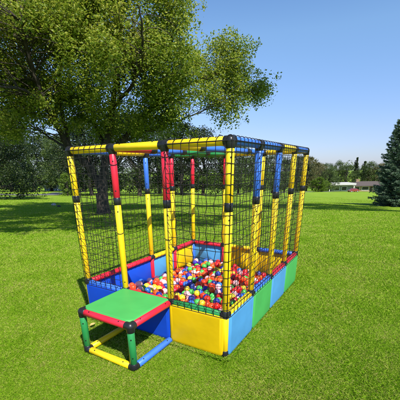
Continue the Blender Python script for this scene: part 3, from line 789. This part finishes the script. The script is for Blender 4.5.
# spruce on the right
def spruce():
    rg = np.random.default_rng(77); p, s = at_px(398, 206); h = 76 / F_PX * s
    t = empty('spruce_tree', tuple(p)); bpy_update()
    tag(t, 'dense blue green spruce with branches down to the grass at the right edge', 'tree')
    base = np.array(p); mb = MB(); mb.tube([base - [0, 0, .2], base, base + [0, 0, h * .97]], 1, 10, rr=[.2, .17, .01])
    A, Bq, rnd = [], [], []; z = .12
    Rm = 25 / F_PX * s
    while z < h * .985:
        u = z / h; rb = Rm * ((1 - u) ** .82) * (1.0 if u > .08 else .9) + .04; nb_ = max(5, int(15 * (1 - u) + 5)); ph = rg.random() * 6
        for k in range(nb_):
            an = ph + 6.283 * k / nb_ + rg.normal() * .15; L = rb * (.72 + .42 * rg.random())
            d = np.array([math.cos(an), math.sin(an), 0]); o0 = base + [0, 0, z]
            drop = -.18 * (1 - u) + .25 * u; n = 7
            P = [o0 + d * L * q + np.array([0, 0, L * (drop * q + .16 * q * q * (1 if u < .8 else .5))]) for q in np.linspace(0, 1, n)]
            mb.tube(P, 1, 4, rr=list(np.linspace(.018, .004, n)), cap=False)
            m_ = int(26 + 150 * L)
            tq = rg.random(m_) ** .6; q0 = o0 + d * (L * tq)[:, None]; q0[:, 2] += L * (drop * tq + .16 * tq ** 2)
            sidew = np.array([-d[1], d[0], 0]); sw = rg.normal(size=m_) * .16 * L * (1.15 - tq)
            q0 = q0 + sidew * sw[:, None] + np.array([0, 0, 1]) * (-np.abs(rg.normal(size=m_)) * .05)[:, None]
            dirv = d * .8 + sidew * np.sign(sw)[:, None] * .7 + rg.normal(size=(m_, 3)) * .35 + np.array([0, 0, -.1])
            dirv /= np.linalg.norm(dirv, axis=1)[:, None]; ln = .045 + .05 * rg.random(m_)
            bb = np.cross(dirv, rg.normal(size=(m_, 3))); bb /= np.linalg.norm(bb, axis=1)[:, None]
            wv = .010 + .008 * rg.random(m_)
            A.append(np.stack([q0 - dirv * ln[:, None] * .3, q0 + bb * wv[:, None], q0 + dirv * ln[:, None], q0 - bb * wv[:, None]], 1)); rnd.append(rg.random(m_))
        z += .10 + .05 * rg.random()
    mb.v = [(x - (z - base[2]) * HL[0] * .20, y - (z - base[2]) * HL[1] * .20, z) for x, y, z in mb.v]      # the tree leans a little
    mb.build('trunk', BARK, t)
    A = np.concatenate(A); lean = np.array([HL[0], HL[1]]) * -.20; A[:, :, :2] += (A[:, :, 2:3] - base[2]) * lean; print('spruce needles', len(A), 'dist', s, 'h', h)
    fastmesh('crown', A, 4, LEAF['spruce'], np.concatenate(rnd), parent=t)
spruce()

# ------------------------------------------------------------------ buildings, road, car
def mat2(name, c, rough=.8, sc=3.0, var=.2): return plastic(name, c, rough, var, .1, sc)
WHT = mat2('white_paint', (.75, .75, .72)); ROOF = mat2('brown_shingle', (.085, .065, .055), .9, 12, .3); TAN = mat2('tan_wall', (.36, .25, .14), .85)
GLS, t_, b_ = nodes('dark_glass'); b_.inputs['Base Color'].default_value = (.02, .025, .03, 1); b_.inputs['Roughness'].default_value = .08
ASPH = mat2('asphalt', (.11, .11, .115), .9, 30); BLUW = mat2('pale_blue_siding', (.14, .19, .25), .8)

class Loc:
    """places boxes in a frame that faces the camera: x right, y away, z up"""
    def __init__(s, px, dist, turn=0):
        p, _ = at(px, dist); s.o = np.array(p); a = R(turn); c, q = math.cos(a), math.sin(a)
        s.x = np.array([HL[0] * c + HF[0] * q, HL[1] * c + HF[1] * q, 0]); s.y = np.array([-HL[0] * q + HF[0] * c, -HL[1] * q + HF[1] * c, 0])
    def p(s, x, y, z): return tuple(s.o + s.x * x + s.y * y + np.array([0, 0, z]))
    def box(s, mb, x0, x1, y0, y1, z0, z1, mi=0):
        v = [s.p(x, y, z) for z in (z0, z1) for y in (y0, y1) for x in (x0, x1)]
        mb.add(v, [(0, 2, 3, 1), (4, 5, 7, 6), (0, 1, 5, 4), (2, 6, 7, 3), (0, 4, 6, 2), (1, 3, 7, 5)], mi, False)
def windows(L, parent, rects, y, fm=None):
    for x0, x1, z0, z1 in rects:
        mb = MB(); w_ = .09
        for q in ((x0 - w_, x0, z0 - w_, z1 + w_), (x1, x1 + w_, z0 - w_, z1 + w_), (x0, x1, z1, z1 + w_), (x0, x1, z0 - w_, z0)): L.box(mb, q[0], q[1], y - .08, y + .05, q[2], q[3])
        fo = mb.build('window', fm or WHT, parent); mb = MB(); L.box(mb, x0, x1, y - .02, y + .03, z0, z1); mb.build('pane', GLS, fo)
def hip_roof(L, x0, x1, y0, y1, z0, h, ins, mb):
    ym = (y0 + y1) / 2
    v = [L.p(x0, y0, z0), L.p(x1, y0, z0), L.p(x1, y1, z0), L.p(x0, y1, z0), L.p(x0 + ins, ym, z0 + h), L.p(x1 - ins, ym, z0 + h)]
    v2 = [L.p(x0, y0, z0 - .2), L.p(x1, y0, z0 - .2), L.p(x1, y1, z0 - .2), L.p(x0, y1, z0 - .2)]
    mb.add(v + v2, [(0, 1, 5, 4), (1, 2, 5), (2, 3, 4, 5), (3, 0, 4), (6, 7, 1, 0), (7, 8, 2, 1), (8, 9, 3, 2), (9, 6, 0, 3), (9, 8, 7, 6)], 0, False)
def house_right():
    D = 98; L = Loc(367, D, -6); pxm = D / F_PX * 1.12
    t = empty('bungalow', tuple(L.o)); bpy_update(); tag(t, 'long low tan bungalow with brown hipped roof and chimney beyond the lawn', 'house')
    mb = MB(); L.box(mb, -4.3, 6.2, 0, 7, -.6, 1.55); mb.build('wall', TAN, t)
    mb = MB(); hip_roof(L, -5, 6.9, -.8, 7.8, 1.7, 1.05, 3.2, mb); rf = mb.build('roof', ROOF, t)
    mb = MB(); L.box(mb, -2.3, -1.4, 3.4, 4.2, 2.2, 3.2); L.box(mb, -2.4, -1.3, 3.3, 4.3, 3.2, 3.35); mb.build('chimney', TAN, rf)
    windows(L, t, [(-3.6, -2.4, .5, 1.3), (-1.6, .2, .4, 1.35), (1.8, 3.0, .5, 1.3), (4.0, 5.4, .4, 1.35)], 0)
    mb = MB(); L.box(mb, .75, 1.35, -.05, .04, -.3, 1.35); mb.build('door', mat2('dark_door', (.05, .03, .02)), t)
    L = Loc(339.5, 96, -4); t = empty('carport', tuple(L.o)); bpy_update(); tag(t, 'small flat roofed building with a wide white fascia left of the bungalow', 'building')
    mb = MB(); L.box(mb, -2.4, 3.6, 0, 5, -.6, 1.75); mb.build('wall', mat2('grey_wall', (.22, .22, .22)), t)
    mb = MB(); L.box(mb, -3.6, 4.0, -1.2, 5.4, 1.8, 2.3); mb.build('roof', mat2('weathered_white_fascia', (.5, .49, .46)), t)
    windows(L, t, [(-1.6, -.2, .3, 1.3), (.5, 1.9, .3, 1.3)], 0)
    for x in (-3.3, 3.6):
        mb = MB(); L.box(mb, x - .1, x + .1, -1.0, -.8, -.6, 1.8); mb.build('post', WHT, t)
house_right()
def house_left():
    L = Loc(53, 78, 8); t = empty('garden_building', tuple(L.o)); bpy_update()
    tag(t, 'pale blue and white low building showing under the tree branches at the left', 'building')
    mb = MB(); L.box(mb, -1.9, 2.6, 0, 4, -.4, 1.7); mb.build('wall', BLUW, t)
    mb = MB(); hip_roof(L, -2.3, 3.0, -.4, 4.4, 1.9, .9, 1.4, mb); mb.build('roof', mat2('grey_blue_roof', (.12, .15, .2)), t)
    windows(L, t, [(-1.4, -.6, .5, 1.3), (.2, 1.0, .5, 1.3)], 0, mat2('grey_frame', (.3, .33, .36)))
    mb = MB(); L.box(mb, 1.5, 2.2, -.05, .04, -.2, 1.45); mb.build('door', WHT, t)
house_left()
def road(pxys, name, w_, lift=.03):
    mb = MB(); vs = []
    P = []
    for px, s in pxys: P.append(np.array(at(px, s)[0])[:2])
    Q = []
    for i in range(len(P) - 1):
        for q in np.linspace(0, 1, 12)[:-1]: Q.append(P[i] + (P[i + 1] - P[i]) * q)
    Q.append(P[-1]); k = len(Q); fs = []
    for i in range(k):
        d = Q[min(i + 1, k - 1)] - Q[max(i - 1, 0)]; d /= np.linalg.norm(d); n = np.array([-d[1], d[0]])
        for q in (-1, -.34, .34, 1):
            e = Q[i] + n * w_ * q; vs.append((e[0], e[1], float(terrain(e[0], e[1])) + lift))
    for i in range(k - 1):
        for q in range(3): fs.append((i * 4 + q + 1, i * 4 + q, (i + 1) * 4 + q, (i + 1) * 4 + q + 1))
    mb.add(vs, fs, 0, True); tag(mb.build(name, ASPH), kind='structure')
road([(272, 66), (300, 74), (316, 80), (352, 84), (400, 86), (440, 88)], 'road', 2.2)
road([(-30, 36), (20, 34), (44, 33), (62, 46), (80, 60)], 'path', 1.3)
def car():
    L = Loc(353, 78, 12); t = empty('parked_car', tuple(L.o)); bpy_update(); tag(t, 'small red car parked on the road in front of the bungalow', 'car')
    RP, t_, b_ = nodes('red_car_paint'); b_.inputs['Base Color'].default_value = (.22, .035, .035, 1); b_.inputs['Roughness'].default_value = .25; b_.inputs['Coat Weight'].default_value = .6
    W_ = .85; sc = .62
    side_ = [(-2.05, .32), (-2.08, .62), (-1.95, .80), (-1.15, .90), (-.55, 1.33), (.75, 1.36), (1.45, .95), (2.0, .88), (2.08, .6), (2.02, .32)]
    mb = MB(); n = len(side_)
    for yy, ins in ((-W_, .06), (-W_ * .98, 0), (W_ * .98, 0), (W_, .06)): pass
    rows = [(-W_, .05), (-W_ + .06, 0), (W_ - .06, 0), (W_, .05)]; vs = []
    for y, i_ in rows:
        for x, z in side_:
            tuck = .14 if z > 1.1 else 0
            vs.append(L.p(x * sc * (1 - i_ * .3), (y * (1 - tuck)) * sc, (z - i_ * .3) * sc))
    fs = [(r * n + k, r * n + (k + 1) % n, (r + 1) * n + (k + 1) % n, (r + 1) * n + k) for r in range(3) for k in range(n)]
    fs += [tuple(range(n))[::-1], tuple(3 * n + k for k in range(n))]
    mb.add(vs, fs, 0, False); body = mb.build('body', RP, t)
    mb = MB()
    for sgn in (-1, 1):
        y = sgn * (W_ * .93 + .012)
        for a, b_ in ((-.95, -.1), (0.0, .95)):
            q = [(a, .93), (b_, .93), (b_ - (.15 if b_ > .5 else 0), 1.25), (a + (.42 if a < -.5 else 0), 1.25)]
            mb.add([L.p(x * sc, y * sc, z * sc) for x, z in q] + [L.p(x * sc, (y - sgn * .1) * sc, z * sc) for x, z in q], [(0, 1, 2, 3), (7, 6, 5, 4), (0, 4, 5, 1), (1, 5, 6, 2), (2, 6, 7, 3), (3, 7, 4, 0)], 0, False)
    mb.build('side_window', GLS, t)
    TY = mat2('tyre_rubber', (.02, .02, .02)); RM = mat2('wheel_metal', (.5, .5, .52), .4)
    for x in (-1.3, 1.3):
        for y in (-W_, W_):
            mb = MB(); s_ = 1 if y > 0 else -1
            mb.tube([L.p(x * sc, (y - s_ * .18) * sc, .3 * sc), L.p(x * sc, (y + s_ * .02) * sc, .3 * sc)], .31 * sc, 18); wh = mb.build('wheel', TY, t)
            mb = MB(); mb.tube([L.p(x * sc, y * sc, .3 * sc), L.p(x * sc, (y + s_ * .035) * sc, .3 * sc)], .18 * sc, 14); mb.build('rim', RM, wh)
    for x in (-2.07, 2.07):
        for y in (-.6, .6):
            mb = MB(); L.box(mb, (x - .03) * sc, (x + .03) * sc, (y - .15) * sc, (y + .15) * sc, .6 * sc, .75 * sc)
            mb.build('headlight' if x < 0 else 'tail_light', mat2('lamp_lens', (.7, .7, .65) if x < 0 else (.4, .02, .02), .2), t)
car()
# stones on the lawn, fallen leaf
ST = mat2('grey_stone', (.30, .31, .31), .9, 8)
for px, py, r, lab, mt in ((54, 205.5, .10, 'pale grey stone lying on the sunlit lawn at the left', ST), (59, 207, .075, 'smaller dark stone right of the pale one on the left lawn', mat2('dark_stone', (.05, .055, .05), .9, 8))):
    p, s = at_px(px, py); rg = random.Random(int(px)); mb = MB(); mb.sphere((p.x, p.y, p.z + r * .35), r, 12, 8, sc=(1.3, 1.0, .75))
    mb.v = [tuple(c + rg.uniform(-.012, .012) for c in v) for v in mb.v]; tag(mb.build('stone', mt), lab, 'stone', 'stones on the lawn')
p, s = at_px(93, 328); mb = MB(); DL = mat2('dry_leaf', (.42, .30, .10), .7)
ol = [(0, -1), (.45, -.5), (.75, 0), (.5, .5), (0, 1.1), (-.5, .5), (-.7, 0), (-.4, -.5)]
v = [(p.x + x * .022, p.y + y * .028, .03 + .008 * abs(x)) for x, y in ol]
mb.add(v + [(p.x, p.y, .026)], [(i, (i + 1) % 8, 8) for i in range(8)], 0, False); lf = mb.build('fallen_leaf', DL)
so_ = lf.modifiers.new('thickness', 'SOLIDIFY'); so_.thickness = .001
tag(lf, 'curled dry yellow leaf on the grass left of the step', 'leaf')
print('DONE', len(bpy.data.objects))
